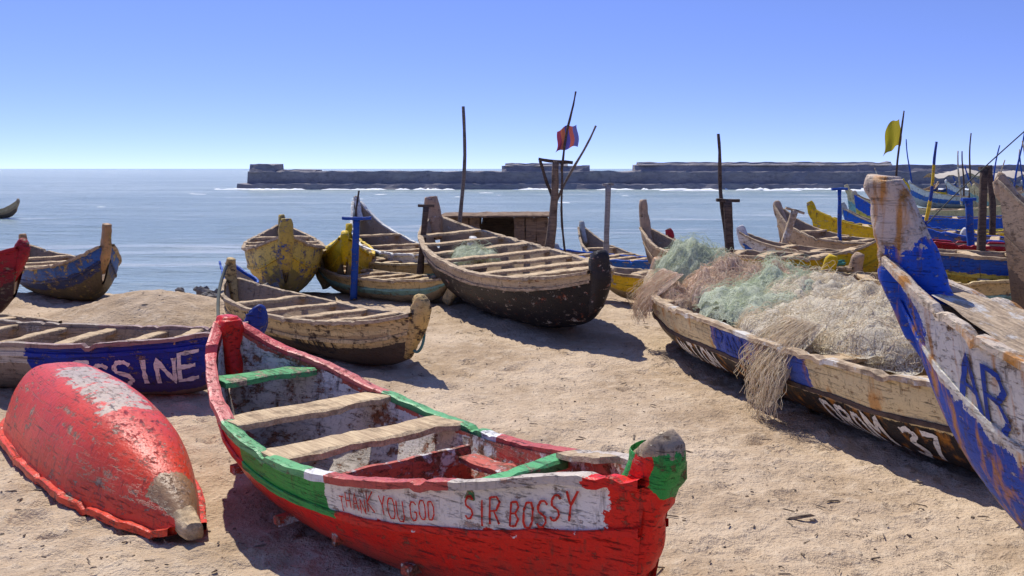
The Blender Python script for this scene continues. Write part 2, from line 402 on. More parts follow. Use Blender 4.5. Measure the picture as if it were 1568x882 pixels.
red=Canoe('wooden_canoe_red',(-1.93,6.80),(.51,3.95),
  [(0,.05,.93,.42),(.06,.20,.80,.22),(.15,.36,.70,.10),(.3,.52,.56,.02),(.5,.56,.50,0),(.66,.48,.54,0),(.8,.35,.63,.02),(.92,.19,.74,.08),(1,.08,.79,.2)],
  mred,mredin,thwarts=[(.135,.22,.05,mgth),(.30,.22,.0),(.46,.27,-.01),(.8,.10,.02,mgth)],rake=(.04,.10),p=1.35,q=.8,strake=.66,
  ends=(.0,0),seed=3,rw=.075,prough=.022,NS=110,psq=.6,uang=.1,
  post0=[(-.12,-.35,.12,.1),(-.02,-.08,.2,.17),(.0,.02,.22,.15),(.0,.06,.14,.11)],
  post1=[(-.38,-.68,.1,.06),(-.24,-.48,.24,.13),(-.15,-.26,.26,.15),(-.06,-.04,.23,.15),(.0,.09,.24,.15),(-.03,.145,.20,.13)])
LR=flat('lettering_red',(.66,.035,.02),peel=.3); LW=flat('lettering_white',(.88,.88,.85),peel=.22); LK=flat('lettering_black',(.03,.03,.035)); LB=flat('lettering_blue',(.015,.06,.36),peel=.25)
red.text('THANK YOU GOD',2.30,.74,.9,.034,.007,LR,slant=.2,jit=.1,gap=.45)
red.text('SIR BOSSY',3.04,.74,.92,.040,.009,LR,slant=.3,jit=.1,gap=.40)
board('bulkhead',(red.L*.56,-.42,.30),(red.L*.56,.44,.30),.36,.035,mredin,red.root,5,up=Vector((1,0,0)))
board('inner_bench',(red.L*.58,.36,.43),(red.L*.86,.20,.52),.14,.035,mredin,red.root,6)
board('cap_plank',(red.L*.80,.30,.64),(red.L*.93,.10,.76),.10,.03,PALEW,red.root,8)
board('inner_rib',(red.L*.42,-.46,.12),(red.L*.42,.46,.12),.06,.05,mredin,red.root,9)
board('inner_rib',(red.L*.22,-.36,.2),(red.L*.22,.36,.2),.06,.05,mredin,red.root,10)
board('inner_rib',(red.L*.70,-.36,.16),(red.L*.70,.36,.16),.06,.05,mredin,red.root,12)

mov=paint('overturned_canoe_paint',(.74,.065,.025),[(.26,.66,-.1,.03,(.56,.43,.31)),(.91,1.1,-.1,.35,(.38,.22,.11)),(.90,1.1,2.5,3.5,(.66,.50,.31))],under=(.54,.36,.25),peel=.37,dirt=0,rough=.36,speck=.65,dist=2.2,chips=.9)
ov=Canoe('overturned_canoe',(-3.78,8.0),(-1.74,5.32),
  [(0,.06,.08,.30),(.04,.22,.05,.42),(.12,.35,.03,.50),(.3,.41,.02,.545),(.55,.41,.02,.53),(.75,.33,.02,.45),(.9,.19,.02,.31),(.97,.11,.03,.21),(1,.07,.06,.15)],
  mov,rail=mov,rake=(.0,.0),p=1.2,q=.68,strake=0,ends=(0,0),seed=11,rw=.05,endmat=THW,roll=-3,NS=110,innerk=.04,
  post1=[(-.12,.08,.14,.14),(-.02,.05,.11,.12),(.08,.03,.10,.11),(.12,.03,.09,.10)])
mes=paint('blue_bow_canoe_paint',(.38,.29,.21),[(.62,1.1,.10,1.3,(.015,.04,.34)),(-.1,.62,.66,1.2,(.62,.56,.47)),(-.1,1.1,2.5,3.5,(.015,.04,.22)),(.62,1.1,1.5,2.5,(.34,.21,.18))],under=(.48,.36,.25),peel=.32)
es=Canoe('wooden_canoe_blue_bow',(-6.9,9.75),(-2.35,8.65),
  [(0,.1,.8,.3),(.1,.36,.62,.08),(.3,.5,.50,0),(.6,.5,.47,0),(.8,.42,.5,.0),(.92,.24,.56,.05),(1,.07,.66,.2)],
  mes,thwarts=[(.42,.1,.02),(.54,.1,.02),(.66,.13,.02),(.78,.12,.03),(.88,.12,.02)],rake=(.1,.12),seed=21,strake=.84,p=1.2,q=.8,
  post1=[(-.16,-.35,.1,.08),(-.06,-.16,.2,.15),(.02,.02,.19,.16),(.02,.1,.17,.15),(.0,.13,.1,.1)])
es.text('ESSINE',3.36,.30,.72,.13,.035,LW,jit=.02,gap=.3)
mnt=paint('bare_wood_canoe_paint',(.60,.45,.22),[(-.1,1.1,-.1,.44,(.07,.055,.045)),(.62,.96,.5,.80,(.66,.52,.28)),(.1,.95,.6,.72,(.46,.34,.19)),(-.1,1.1,2.6,3.5,(.60,.41,.15))],under=(.12,.085,.06),peel=.44,dirt=.55)
nt_=Canoe('wooden_canoe_bare',(-3.45,12.4),(-1.0,9.65),
  [(0,.08,.60,.2),(.1,.32,.5,.05),(.3,.48,.44,0),(.6,.5,.42,0),(.8,.42,.46,.0),(.93,.22,.52,.06),(1,.07,.60,.15)],
  mnt,rail=RAILW,thwarts=[(.25,.12,.0),(.42,.13,.0),(.60,.14,.0),(.78,.12,.0)],rake=(.1,.15),seed=31,p=1.2,
  post0=[(-.1,-.3,.1,.08),(0,-.02,.16,.12),(.02,.18,.13,.11),(.0,.27,.1,.1)],
  post1=[(-.2,-.42,.1,.08),(-.07,-.2,.22,.14),(.03,.02,.22,.15),(.03,.12,.2,.14),(-.02,.16,.1,.1)])
nt_.text('NNIIILLI',2.2,.34,.62,.07,.02,LK,jit=.06)
mct=paint('dark_hull_canoe_paint',(.018,.017,.02),[(-.1,1.1,.82,1.3,(.56,.44,.29)),(-.1,1.1,2.5,3.5,(.03,.026,.026)),(-.1,.5,2.6,3.5,(.50,.31,.18))],under=(.38,.12,.06),peel=.36,dirt=.0,under2=(.72,.68,.61),chips=.9)
ct=Canoe('wooden_canoe_dark_hull',(-1.2,16.9),(.95,11.2),
  [(0,.1,1.15,.6),(.08,.38,1.0,.3),(.25,.66,.86,.08),(.5,.80,.76,.0),(.7,.78,.72,.02),(.85,.62,.74,.08),(.95,.34,.80,.22),(1,.1,.86,.36)],
  mct,rail=RAILW,thwarts=[(.12,.2,.0),(.24,.2,.0),(.36,.2,.0),(.48,.2,.0),(.60,.22,.0),(.72,.22,.0),(.83,.2,.0)],rake=(.15,.2),p=1.2,q=.85,seed=41,strake=.80,rw=.08,strake_mat=RAILW,roll=4,
  post0=[(-.1,-.35,.12,.2),(.0,-.02,.2,.26),(.08,.22,.18,.24),(.12,.36,.14,.22)],
  post1=[(-.26,-.5,.1,.1),(-.12,-.3,.24,.18),(.0,-.05,.27,.2),(.02,.14,.25,.2),(.0,.22,.2,.17)])
mnc=paint('net_canoe_paint',(.76,.64,.36),[(-.1,1.1,-.1,.50,(.03,.028,.03)),(.18,.80,.50,.55,(.52,.43,.30)),(.43,.69,.55,1.2,(.05,.11,.48)),(.0,.18,.6,1.2,(.60,.48,.31)),(-.1,.2,2.5,3.5,(.46,.30,.19))],under=(.50,.29,.13),peel=.27,dirt=.05,rust=.7)
nc=Canoe('wooden_canoe_with_nets',(1.82,11.9),(3.42,5.75),
  [(0,.08,.75,.35),(.07,.36,.68,.15),(.2,.62,.62,.03),(.45,.74,.60,0),(.7,.74,.60,0),(.85,.64,.62,.0),(.95,.4,.68,.06),(1,.14,.74,.2)],
  mnc,rail=PALEW,thwarts=[(.12,.2,.0),(.22,.2,0),(.5,.2,.02),(.7,.2,.02),(.85,.2,.02)],rake=(.15,.1),p=1.1,q=.75,seed=51,strake=.56,strake_mat=DARKW,rw=.09,
  post0=[(-.12,-.4,.12,.14),(0,-.05,.2,.18),(.02,.1,.18,.16),(.0,.16,.12,.12)])
nc.text('NATION',1.75,.22,.48,.11,.034,LW,jit=.05)
nc.text('PANL',2.85,.62,.88,.13,.026,LB,jit=.02)
nc.text('DROM.37',4.42,.14,.46,.125,.036,LW,jit=.02)
mbg=paint('tall_bow_canoe_paint',(.80,.76,.63),[(-.1,1.1,-.1,.5,(.012,.075,.46)),(-.1,.05,-.1,.86,(.012,.08,.48)),(-.1,1.1,-.1,.08,(.06,.05,.05)),(-.1,1.1,1.5,2.5,(.74,.60,.43)),(-.1,.2,2.5,2.95,(.012,.08,.48)),(-.1,.2,2.95,3.5,(.70,.55,.40))],under=(.44,.27,.14),peel=.38,dirt=.0,rust=.9,under2=(.74,.66,.52),dist=1.7)
bg_=Canoe('wooden_canoe_tall_bow',(2.16,5.30),(4.5,2.4),
  [(0,.04,1.50,1.06),(.05,.17,1.36,.68),(.12,.34,1.25,.37),(.22,.52,1.13,.12),(.4,.74,1.0,.0),(.6,.8,.95,.0),(.85,.55,1.0,.1),(1,.1,1.2,.4)],
  mbg,rail=mbg,rake=(.15,.2),p=1.3,q=.8,seed=61,strake=.58,rw=.10,thwarts=[(.30,.2,.02),(.5,.2,.02),(.7,.2,.02)],prough=.020,NS=120,psq=.4,
  post0=[(-.34,-.60,.14,.07),(-.22,-.30,.30,.11),(-.10,.0,.31,.12),(-.01,.24,.25,.12),(.05,.41,.17,.11),(.05,.46,.13,.09)])
bg_.text('AB',.42,.58,.86,.115,.026,LB,jit=.01,gap=.3)
V=[];F=[]
for i in range(9):
    ss=.06+.17*i/8
    for j in range(9):
        hb,zs,_=bg_.h(ss); hb-=.03
        y=-hb+2*hb*j/8; V.append((ss*bg_.L+ (-.06 if i==0 else 0),y,zs+.012+.01*nz((ss*9,y,0),3,2)))
nt0=len(V); V+=[(v[0],v[1],v[2]-.05) for v in V]
for i in range(8):
    for j in range(8):
        a=i*9+j; F.append((a,a+9,a+10,a+1)); a+=nt0; F.append((a,a+1,a+10,a+9))
for j in range(8): a=72+j; F.append((a,a+nt0,a+nt0+1,a+1))
mk('fore_deck',V,F,[PALEW],bg_.root,smooth=False)

def gp(name,top,mid,bot,post=None,peel=.38,u2=None):
    return paint(name,top,[(-.1,1.1,.38,.66,mid),(-.1,1.1,-.1,.38,bot),(-.1,1.1,2.5,3.5,post or top)],peel=peel,dirt=.3,dist=1.5,under2=u2)
def std(hb,sh,up0,up1,k0=.35,k1=.35):
    return [(0,.07,sh+up0,k0),(.08,hb*.45,sh+up0*.55,k0*.4),(.25,hb*.85,sh+up0*.15,.03),(.5,hb,sh,0),(.75,hb*.88,sh+up1*.15,.03),(.92,hb*.48,sh+up1*.55,k1*.4),(1,.07,sh+up1,k1)]
TH5=[(.2,.14,.0),(.35,.14,.0),(.5,.14,.0),(.65,.14,.0),(.8,.14,.0)]
def bgc(A,B,hb,sh,u0,u1,m,z=0,seed=0,ends=(.25,.25),name='wooden_canoe',roll=0,pitch=0,**k):
    return Canoe(name,A,B,std(hb,sh,u0,u1),m,rail=RAILW if seed%2 else m,thwarts=TH5,z=z,ends=ends,seed=70+seed,roll=roll,pitch=pitch,NS=50,**k)
m1=gp('paint_yellow_blue',(.74,.54,.12),(.74,.50,.05),(.28,.22,.05),(.55,.38,.08),.46,(.04,.10,.28))
m2=gp('paint_blue_yellow',(.03,.12,.38),(.03,.05,.14),(.16,.12,.05),(.50,.28,.12),.44,(.60,.44,.10))
m3=gp('paint_dark_red',(.42,.02,.03),(.32,.02,.03),(.10,.03,.03))
m4=gp('paint_white_blue',(.76,.74,.66),(.05,.17,.50),(.60,.60,.54),WHT)
m5=gp('paint_tan',(.72,.55,.28),(.28,.50,.44),(.58,.46,.28))
m6=gp('paint_blue',(.02,.13,.55),(.68,.64,.54),(.02,.1,.42),(.5,.5,.45),.34)
m7=gp('paint_yellow',(.80,.54,.02),(.76,.52,.03),(.42,.32,.18),(.78,.52,.01),.36,(.6,.55,.45))
m8=gp('paint_brown',(.58,.42,.25),(.44,.30,.17),(.17,.12,.08),(.50,.35,.22))
m9=gp('paint_yellow_blue_red',(.02,.1,.50),(.78,.58,.10),(.50,.04,.03),(.60,.46,.3),.34)
bgc((-4.3,18.6),(-3.25,14.3),.62,.72,.2,.30,m1,z=.0,seed=1,ends=(.2,.26),p=1.2,post1=[(-.3,-.62,.12,.1),(-.1,-.3,.2,.2),(.0,.0,.2,.22),(.02,.18,.15,.2),(.02,.27,.1,.14)])
bgc((-3.2,19.5),(-2.62,15.6),.45,.55,.2,.4,m7,z=-.05,seed=2,ends=(.2,.1))
bgc((-8.4,17.2),(-6.0,14.6),.62,.50,.2,.42,m2,z=-.05,seed=3,ends=(.2,.32),p=1.2)
bgc((-9.2,13.6),(-6.15,12.3),.5,.75,.1,.22,m3,z=.05,seed=4,ends=(.1,.08))
bgc((-8.2,11.4),(-4.95,10.5),.45,.42,.05,.02,m8,z=-.08,seed=5,ends=(.1,.0))
c6=bgc((-3.15,20.5),(-.7,16.0),.6,.62,.8,.2,m4,z=-.12,seed=6,ends=(.1,.2)); c6.text('PROJE',.9,.55,.85,.16,.04,LB)
bgc((-3.1,16.4),(-.9,14.6),.42,.36,.12,.1,m5,z=-.05,seed=7,ends=(.12,.1))
bgc((-3.4,17.6),(-.6,16.4),.42,.45,.15,.1,m5,z=-.05,seed=8,ends=(.12,.1))
bgc((1.75,24.2),(3.4,20),.5,.55,.55,.1,m6,z=-.55,seed=9,ends=(.15,.2))
bgc((1.0,20.2),(3.2,18.4),.5,.5,.1,.1,m6,z=-.25,seed=10,ends=(.1,.2))
bgc((1.3,15.0),(4.2,13.6),.5,.42,.1,.2,m7,z=0,seed=11,ends=(.1,.2))
bgc((2.4,17.4),(4.6,13.6),.5,.55,.4,.1,m8,z=.0,seed=12,ends=(.5,.2))
bgc((3.0,15.6),(5.4,14.3),.5,.60,.05,.50,m7,z=.08,seed=13,ends=(.1,.25))
bgc((3.6,13.2),(6.6,12.6),.45,.5,.1,.1,m5,z=.06,seed=14,ends=(.1,.2))
bgc((5.5,20.2),(7.6,17.6),.5,.72,.6,.1,m8,z=-.1,seed=15,ends=(.1,.2))
bgc((6.6,17.2),(10.6,15.2),.6,.80,.5,.1,m9,z=.0,seed=16,ends=(.12,.2))
bgc((5.2,13.2),(9.2,12.4),.55,.62,.12,.2,m9,z=.22,seed=17,ends=(.1,.2))
bgc((6.0,14.8),(10.4,14.0),.6,.72,.12,.2,m3,z=.12,seed=18,ends=(.1,.2))
bgc((5.50,10.9),(8.6,8.6),.6,1.1,.75,.2,m8,z=.0,seed=19,ends=(.05,.2))
bgc((5.5,23),(9.5,21.5),.5,.5,.4,.3,m6,z=-.5,seed=20,ends=(.15,.2))
bgc((3.6,22),(5.4,20.5),.5,.5,.5,.3,m3,z=-.5,seed=21,ends=(.15,.2))
bgc((7.6,19.5),(11.5,18.6),.5,.6,.4,.3,m4,z=-.1,seed=23,ends=(.15,.2))
bgc((6.9,22.5),(11.8,20.8),.55,.9,.5,.3,m7,z=-.3,seed=24,ends=(.15,.2))
bgc((9.3,27.5),(14.5,25),.6,.8,.6,.4,m6,z=-.5,seed=25,ends=(.15,.2))
bgc((11.5,33),(17,31),.7,.9,.7,.4,m9,z=-.5,seed=26,ends=(.15,.2))
bgc((4.4,18.5),(7.4,16.6),.45,.55,.3,.3,m4,z=-.05,seed=27,ends=(.12,.2))
bgc((13.6,40),(19,37),.7,.9,.8,.5,m5,z=-.5,seed=28,ends=(.15,.2))
bgc((-29.6,53.5),(-25.9,52),.5,.35,.2,.6,m8,z=-.65,seed=22,ends=(.1,.1))
rnd=random.Random(9)
for k in range(22):
    x=rnd.uniform(25,48); y=rnd.uniform(50,82); mm=rnd.choice([m4,m5,m6,m8,m9,m7])
    bgc((x,y),(x+rnd.uniform(4,7),y+rnd.uniform(-2,2)),.8,.8,.9,.7,mm,z=-.65+rnd.uniform(0,.1),seed=30+k,ends=(.1,.1))

# ---------------------------------------------------------------- posts, poles, flags
MB=flat('post_blue',(.02,.09,.40),peel=.38)
def pole(name,p0,p1,r0,r1,mat,parent=None,seed=0):
    p0=Vector(p0);p1=Vector(p1); n=7; pts=[]
    for i in range(n):
        q=p0.lerp(p1,i/(n-1)); k=.012*(p1-p0).length*math.sin(math.pi*i/(n-1)*2+seed)
        r=2*(r0+(r1-r0)*i/(n-1)); pts.append((q.x+k,q.y,q.z,r,r))
    return tube_loft(name,pts,[mat],parent,seg=8,sq=1,rough=.004,axis='xy' if abs((p1-p0).normalized().y)>.9 else 'xz',sub=2,seed=seed)
def tpost(x,y,z0,z1,arm,mat,lean=0,w=.075,seed=0,armtilt=0):
    r=empty('t_shaped_oar_post',(x,y,z0)); h=z1-z0
    tube_loft('upright',[(0,0,0,w*1.1,w),(lean*.5,0,h*.5,w,w*.9),(lean,0,h,w*.95,w*.9)],[mat],r,seg=10,sq=.6,rough=.006,seed=seed)
    board('crossbar',(lean-arm/2,0,h-armtilt),(lean+arm/2,0,h+armtilt),.08,.045,mat,r,seed)
    return r
tpost(-2.42,15.2,.0,1.24,.44,MB,lean=.05,w=.1,seed=1); 
pole('mooring_pole',(-2.42,15.3,.9),(-2.36,15.3,1.66),.02,.015,DARKW,seed=1)
tpost(-1.5,16.0,.1,1.40,.26,DARKW,lean=.12,w=.1,seed=2)
tpost(1.66,17.6,.3,1.72,.2,wood('post_grey',(.46,.43,.40),(.26,.24,.22)),lean=.04,w=.1,seed=3)
tpost(3.25,14.8,.3,1.53,.34,DARKW,lean=-.04,w=.13,seed=4)
pole('mooring_pole',(3.2,14.9,.9),(3.07,14.9,2.52),.035,.022,DARKW,seed=2)
tpost(5.05,19,.1,1.2,.35,PALEW,lean=.35,w=.14,seed=5,armtilt=-.05)
tpost(6.35,19.3,.3,1.6,.3,MB,seed=6)
tpost(6.35,13.5,.5,2.0,.12,DARKW,lean=.05,w=.1,seed=7)
tpost(6.7,14.5,.5,1.55,.2,MB,lean=-.05,w=.1,seed=8)
pole('tall_mooring_pole',(-.88,17.0,.6),(-.8,16.8,3.05),.035,.028,wood('pole_grey',(.25,.22,.2),(.12,.1,.09)),seed=4)
fr=empty('flag_mast',(.57,16.2,.35))
tube_loft('main_post',[(0,0,0,.17,.14),(.1,0,.9,.14,.12),(.14,0,1.78,.1,.1)],[wood('mast_wood',(.34,.24,.16),(.16,.11,.08))],fr,seg=10,sq=.7)
board('arm',(-.14,0,1.80),(.42,0,1.74),.05,.05,DARKW,fr,1)
pole('brace',(-.12,0.04,1.78),(.08,0.04,1.2),.025,.025,DARKW,fr,seed=1)
pole('slanted_pole',(.28,-.03,.2),(.22,-.03,1.75),.018,.018,DARKW,fr,seed=2)
pole('top_pole',(.22,-.06,1.6),(.45,-.06,2.90),.022,.014,DARKW,fr,seed=2)
pole('side_pole',(.15,.08,1.1),(.80,.08,2.35),.022,.016,wood('side_pole_w',(.3,.26,.22),(.15,.12,.1)),fr,seed=3)
def flagm(name,cols):
    N=NT(name); uv=N.n('ShaderNodeUVMap'); uv.uv_map='H'; sp=N.n('ShaderNodeSeparateXYZ'); N.l(uv.outputs[0],sp.inputs[0])
    c=cols[0]
    for i,cc in enumerate(cols[1:]): c=N.mix(N.m('GREATER_THAN',sp.outputs[0],(i+1)/len(cols)),c,cc)
    N.l(c,N.b.inputs['Base Color']); N.b.inputs['Roughness'].default_value=.9
    tr=N.n('ShaderNodeBsdfTranslucent'); ms=N.n('ShaderNodeMixShader'); ms.inputs[0].default_value=.35
    N.set(tr.inputs[0],c); N.l(N.b.outputs[0],ms.inputs[1]); N.l(tr.outputs[0],ms.inputs[2]); N.l(ms.outputs[0],N.t.nodes['Material Output'].inputs[0])
    return N.mat
def flag(parent,x,y,z,w,h,m,droop=.2):
    V=[];F=[];U=[];n=14
    for i in range(n+1):
        for j in range(n+1):
            a=i/n;b=j/n; V.append((x-w*a*(1-.12*b)+.02*math.sin(b*5),y+.05*math.sin(a*8+b*2)*a,z+h*b-droop*a*a+.02*math.sin(a*9+b*3))); U.append((a,b))
    for i in range(n):
        for j in range(n): k=i*(n+1)+j; F.append((k,k+1,k+n+2,k+n+1))
    mk('flag_cloth',V,F,[m],parent,U)
flag(fr,.50,.02,2.0,.36,.36,flagm('striped_flag',[(.12,.12,.35),(.42,.10,.08),(.08,.07,.3),(.5,.15,.08),(.28,.05,.10)]),.10)
fy=empty('yellow_flag_mast',(6.0,15.5,.6))
pole('staff',(-.08,0,0),(.08,0,2.3),.025,.014,DARKW,fy,seed=1)
flag(fy,.05,0,1.75,.26,.42,flagm('yellow_flag',[(.5,.42,.04),(.45,.40,.03)]),.18)
pole('striped_mooring_pole',(6.45,15.6,.9),(6.67,15.6,2.42),.035,.02,paint('banded_pole',(.03,.07,.3),[(-1,2,2.75,2.9,YEL),(-1,2,3.05,3.2,YEL)],peel=.2),seed=5)
pole('mooring_pole',(7.25,15.0,1.0),(7.2,15,2.05),.05,.045,DARKW,seed=5)
for k in range(26):
    x=rnd.uniform(27,46); y=rnd.uniform(55,80); h=rnd.uniform(1.8,4.6)
    pole('distant_mast',(x,y,-.3),(x+rnd.uniform(-.8,.8),y,h),.07,.04,rnd.choice([DARKW,MB,PALEW]),seed=k)
NTp=NT('tarpaulin'); NTp.b.inputs['Base Color'].default_value=(.45,.40,.33,1); NTp.b.inputs['Roughness'].default_value=.9
for k,(x,y,z) in enumerate([(33.5,74,1.6),(37,73,1.5)]):
    V=[];F=[];n=14
    for i in range(n+1):
        for j in range(n+1):
            a=i/n-.5;b=j/n-.5; V.append((x+4.8*a,y+3*b,z+.35*(1-4*b*b)*(.6+.4*math.cos(a*9+k))+.12*math.sin(a*23+b*7)-.5*abs(a)))
    for i in range(n):
        for j in range(n): q=i*(n+1)+j; F.append((q,q+n+1,q+n+2,q+1))
    mk('tarpaulin_shelter',V,F,[NTp.mat])
cb=empty('wooden_cabin',(-.22,18.2,-.1))
mcb=wood('cabin_planks',(.38,.26,.16),(.18,.12,.08)); 
for i in range(9):
    x=-.85+i*.2
    board('plank_%d'%i,(x,-.5,0),(x,-.5,.78 if 3<=i<=5 else 1.22),.19,.03,mcb,cb,i,up=Vector((0,1,0)))
for i in range(6):
    for xs in (-.95,.85): board('side_%d'%i,(xs,-.42+i*.2,0),(xs,-.42+i*.2,1.22),.19,.03,mcb,cb,i,up=Vector((1,0,0)))
for i in range(9): board('back_%d'%i,(-.85+i*.2,.7,0),(-.85+i*.2,.7,1.22),.2,.03,mcb,cb,i,up=Vector((0,1,0)))
for i in range(7): board('roof_%d'%i,(-1.05,-.55+i*.21,1.25),(.95,-.55+i*.21,1.26),.2,.035,mcb,cb,i)

# ---------------------------------------------------------------- nets
def netmat(name,c,trans=.35,mesh=False):
    N=NT(name); o=N.obj(); a=N.noise(o,5,7,.7); b=N.noise(o,80,3,.6); f=N.noise(o,12,6,.7,(1,.35,1))
    cc=N.mix(N.m('MULTIPLY',N.m('SUBTRACT',a,.4),4,clamp=True),tuple(x*.82 for x in c),c); cc=N.mix(N.m('MULTIPLY',N.m('SUBTRACT',f,.5),5,clamp=True),cc,tuple(min(.95,x*1.12) for x in c))
    N.l(cc,N.b.inputs['Base Color']); N.b.inputs['Roughness'].default_value=.9
    if mesh: N.bump(N.m('ADD',N.m('MULTIPLY',f,1.2),N.m('MULTIPLY',b,.3)),.7,.04)
    if trans:
        tr=N.n('ShaderNodeBsdfTranslucent'); ms=N.n('ShaderNodeMixShader'); ms.inputs[0].default_value=trans
        N.set(tr.inputs[0],cc); N.l(N.b.outputs[0],ms.inputs[1]); N.l(tr.outputs[0],ms.inputs[2]); out=ms.outputs[0]
        if mesh:
            tp=N.n('ShaderNodeBsdfTransparent'); m2_=N.n('ShaderNodeMixShader')
            gk=N.m('MULTIPLY',N.m('SUBTRACT',N.m('ADD',b,N.m('MULTIPLY',a,.8)),.86),5,clamp=True)
            N.l(gk,m2_.inputs[0]); N.l(out,m2_.inputs[1]); N.l(tp.outputs[0],m2_.inputs[2]); out=m2_.outputs[0]
        N.l(out,N.t.nodes['Material Output'].inputs[0])
    return N.mat
def net(root,cx,cy,z0,rx,ry,h,mats,core,n=350,seed=0,rot=0,depth=.002,loop=.05,layers=3):
    R=random.Random(seed); c,s_=math.cos(rot),math.sin(rot)
    def hz(a,b):
        r=math.hypot(a,b); e=max(0,1-r*r)**.45
        v=Vector((a*rx*2.6,b*ry*2.6,seed)); x=noise.noise(v*2.5); return h*e*(.75+.45*noise.noise(v)+.3*abs(x)+.10*noise.noise(v*6))
    def W(a,b,k=0): x=a*rx;y=b*ry; return (cx+c*x-s_*y,cy+s_*x+c*y,z0+hz(a,b)+k)
    for ly in range(layers):
        V=[];F=[];NR,NA=44,100
        for i in range(NR+1):
            for j in range(NA):
                r=i/NR; a=2*math.pi*j/NA; rr=r*(1+.2*noise.noise(Vector((math.cos(a)*2.5,math.sin(a)*2.5,seed+5+ly))))
                px,py=rr*math.cos(a)*rx,rr*math.sin(a)*ry
                fold=abs(noise.noise(Vector((px*6,py*3,seed+ly*3))))
                V.append(W(rr*math.cos(a),rr*math.sin(a),-.03+.03*ly+.07*fold*(.4+.4*ly)+.015*noise.noise(Vector((px*18,py*18,seed+ly)))))
        for i in range(NR):
            for j in range(NA): F.append((i*NA+j,(i+1)*NA+j,(i+1)*NA+(j+1)%NA,i*NA+(j+1)%NA))
        mk('net_heap',V,F,[core],root)
    for mi,m in enumerate(mats):
        cu=bpy.data.curves.new('net_strands','CURVE'); cu.dimensions='3D'; cu.bevel_depth=depth; cu.bevel_resolution=0; cu.materials.append(m)
        for k in range(n):
            r=R.random()**.5; t=R.uniform(0,6.28); a,b=r*math.cos(t),r*math.sin(t); d=R.uniform(0,6.28); P=[]; am=abs(R.gauss(0,1))*loop
            N_=18
            for q in range(N_):
                d+=R.uniform(-.7,.7); a+=.035/rx*math.cos(d); b+=.035/ry*math.sin(d)
                if a*a+b*b>1.15: d+=2.5
                P.append(W(a,b,am*math.sin(math.pi*q/(N_-1))+.045))
            sp=cu.splines.new('POLY'); sp.points.add(len(P)-1)
            sp.points.foreach_set('co',[v for p in P for v in (p[0],p[1],p[2],1)])
        ob=bpy.data.objects.new('net_strands',cu); sc.collection.objects.link(ob); ob.parent=root
GC,BC,PC,TC=(.74,.79,.60),(.84,.71,.52),(.80,.60,.44),(.88,.78,.60)
nG=netmat('net_green',GC,.45); nB=netmat('net_beige',BC); nP=netmat('net_pinkbrown',PC); nT=netmat('net_tan',TC,.45)
gG=netmat('net_gauze_green',GC,.4,mesh=True); gB=netmat('net_gauze_beige',BC,.3,mesh=True); gP=netmat('net_gauze_brown',PC,.25,mesh=True); gT=netmat('net_gauze_tan',TC,.35,mesh=True)
r1=empty('fishing_net'); 
net(r1,2.50,10.6,.55,.70,.85,.44,[nP,nB],gP,260,1,rot=-.2)
net(r1,2.15,11.6,.62,.50,.6,.52,[nG],gG,140,2,loop=.08)
net(r1,3.0,11.0,.60,.45,.6,.34,[nG],gG,120,12,loop=.07)
net(r1,1.78,10.6,.42,.2,.5,.28,[nP,nB],gP,100,7)
r2=empty('fishing_net'); 
net(r2,2.50,9.5,.58,.66,.85,.34,[nG],gG,140,3,rot=.25,loop=.06)
net(r2,3.0,8.3,.56,.74,1.25,.40,[nB,nT],gT,120,4,rot=.25,loop=.05)
net(r2,2.85,9.2,.66,.55,.6,.34,[nT],gT,90,24,rot=.25,loop=.05)
net(r2,2.30,8.4,.55,.3,.6,.20,[nT],gT,80,14,rot=.25,loop=.05)
def hang(root,c0,c1,z0,z1,mats,n=160,seed=0,sheet=None):
    R=random.Random(seed)
    if sheet:
        V=[];F=[];n1,n2=26,26
        for i in range(n1+1):
            for j in range(n2+1):
                u=i/n1; q=j/n2; pin=1-.5*q; uu=.5+(u-.5)*pin
                x=c0[0]+(c1[0]-c0[0])*uu; y=c0[1]+(c1[1]-c0[1])*uu
                zb=z0+(z1-z0)*q*(.75+.3*noise.noise(Vector((u*5,seed,0))))
                V.append((x+.30*(1-q)**3+.05*noise.noise(Vector((u*7,q*3,seed)))+.02*noise.noise(Vector((u*20,q*9,seed))),y,zb+.14*(1-q)**3))
        for i in range(n1):
            for j in range(n2): a=i*(n2+1)+j; F.append((a,a+1,a+n2+2,a+n2+1))
        mk('hanging_gauze',V,F,[sheet],root)
    for m in mats:
        cu=bpy.data.curves.new('hanging_strands','CURVE'); cu.dimensions='3D'; cu.bevel_depth=.002; cu.bevel_resolution=0; cu.materials.append(m)
        for k in range(n):
            u=min(1,max(0,R.gauss(.5,.2))); x=c0[0]+(c1[0]-c0[0])*u; y=c0[1]+(c1[1]-c0[1])*u; zb=z0+(z1-z0)*R.uniform(.45,1.05)*(1-.6*abs(u-.5))
            sp=cu.splines.new('POLY'); N_=14; sp.points.add(N_-1); ph=R.uniform(0,6)
            for i in range(N_):
                q=i/(N_-1); z=(z0+.14*(1-q))*(1-q)+zb*q
                xx=x+.3*(1-q)**3+.03*math.sin(ph+q*9)+R.gauss(0,.008)-.03; pinch=(u-.5)*.45*q
                sp.points[i].co=(xx-.05*q,y-pinch+.03*math.cos(ph+q*7)+R.gauss(0,.008),z,1)
        ob=bpy.data.objects.new('hanging_strands',cu); sc.collection.objects.link(ob); ob.parent=root
hang(r2,(1.96,8.15),(2.10,7.60),.66,-.02,[nT,nB],100,5,sheet=gT)
hang(r1,(1.40,11.2),(1.50,10.5),.74,.3,[nP,nB],60,6,sheet=gP)
r3=empty('fishing_net'); net(r3,-.55,14.6,.62,.35,.5,.2,[nG],gG,80,23,loop=.06)

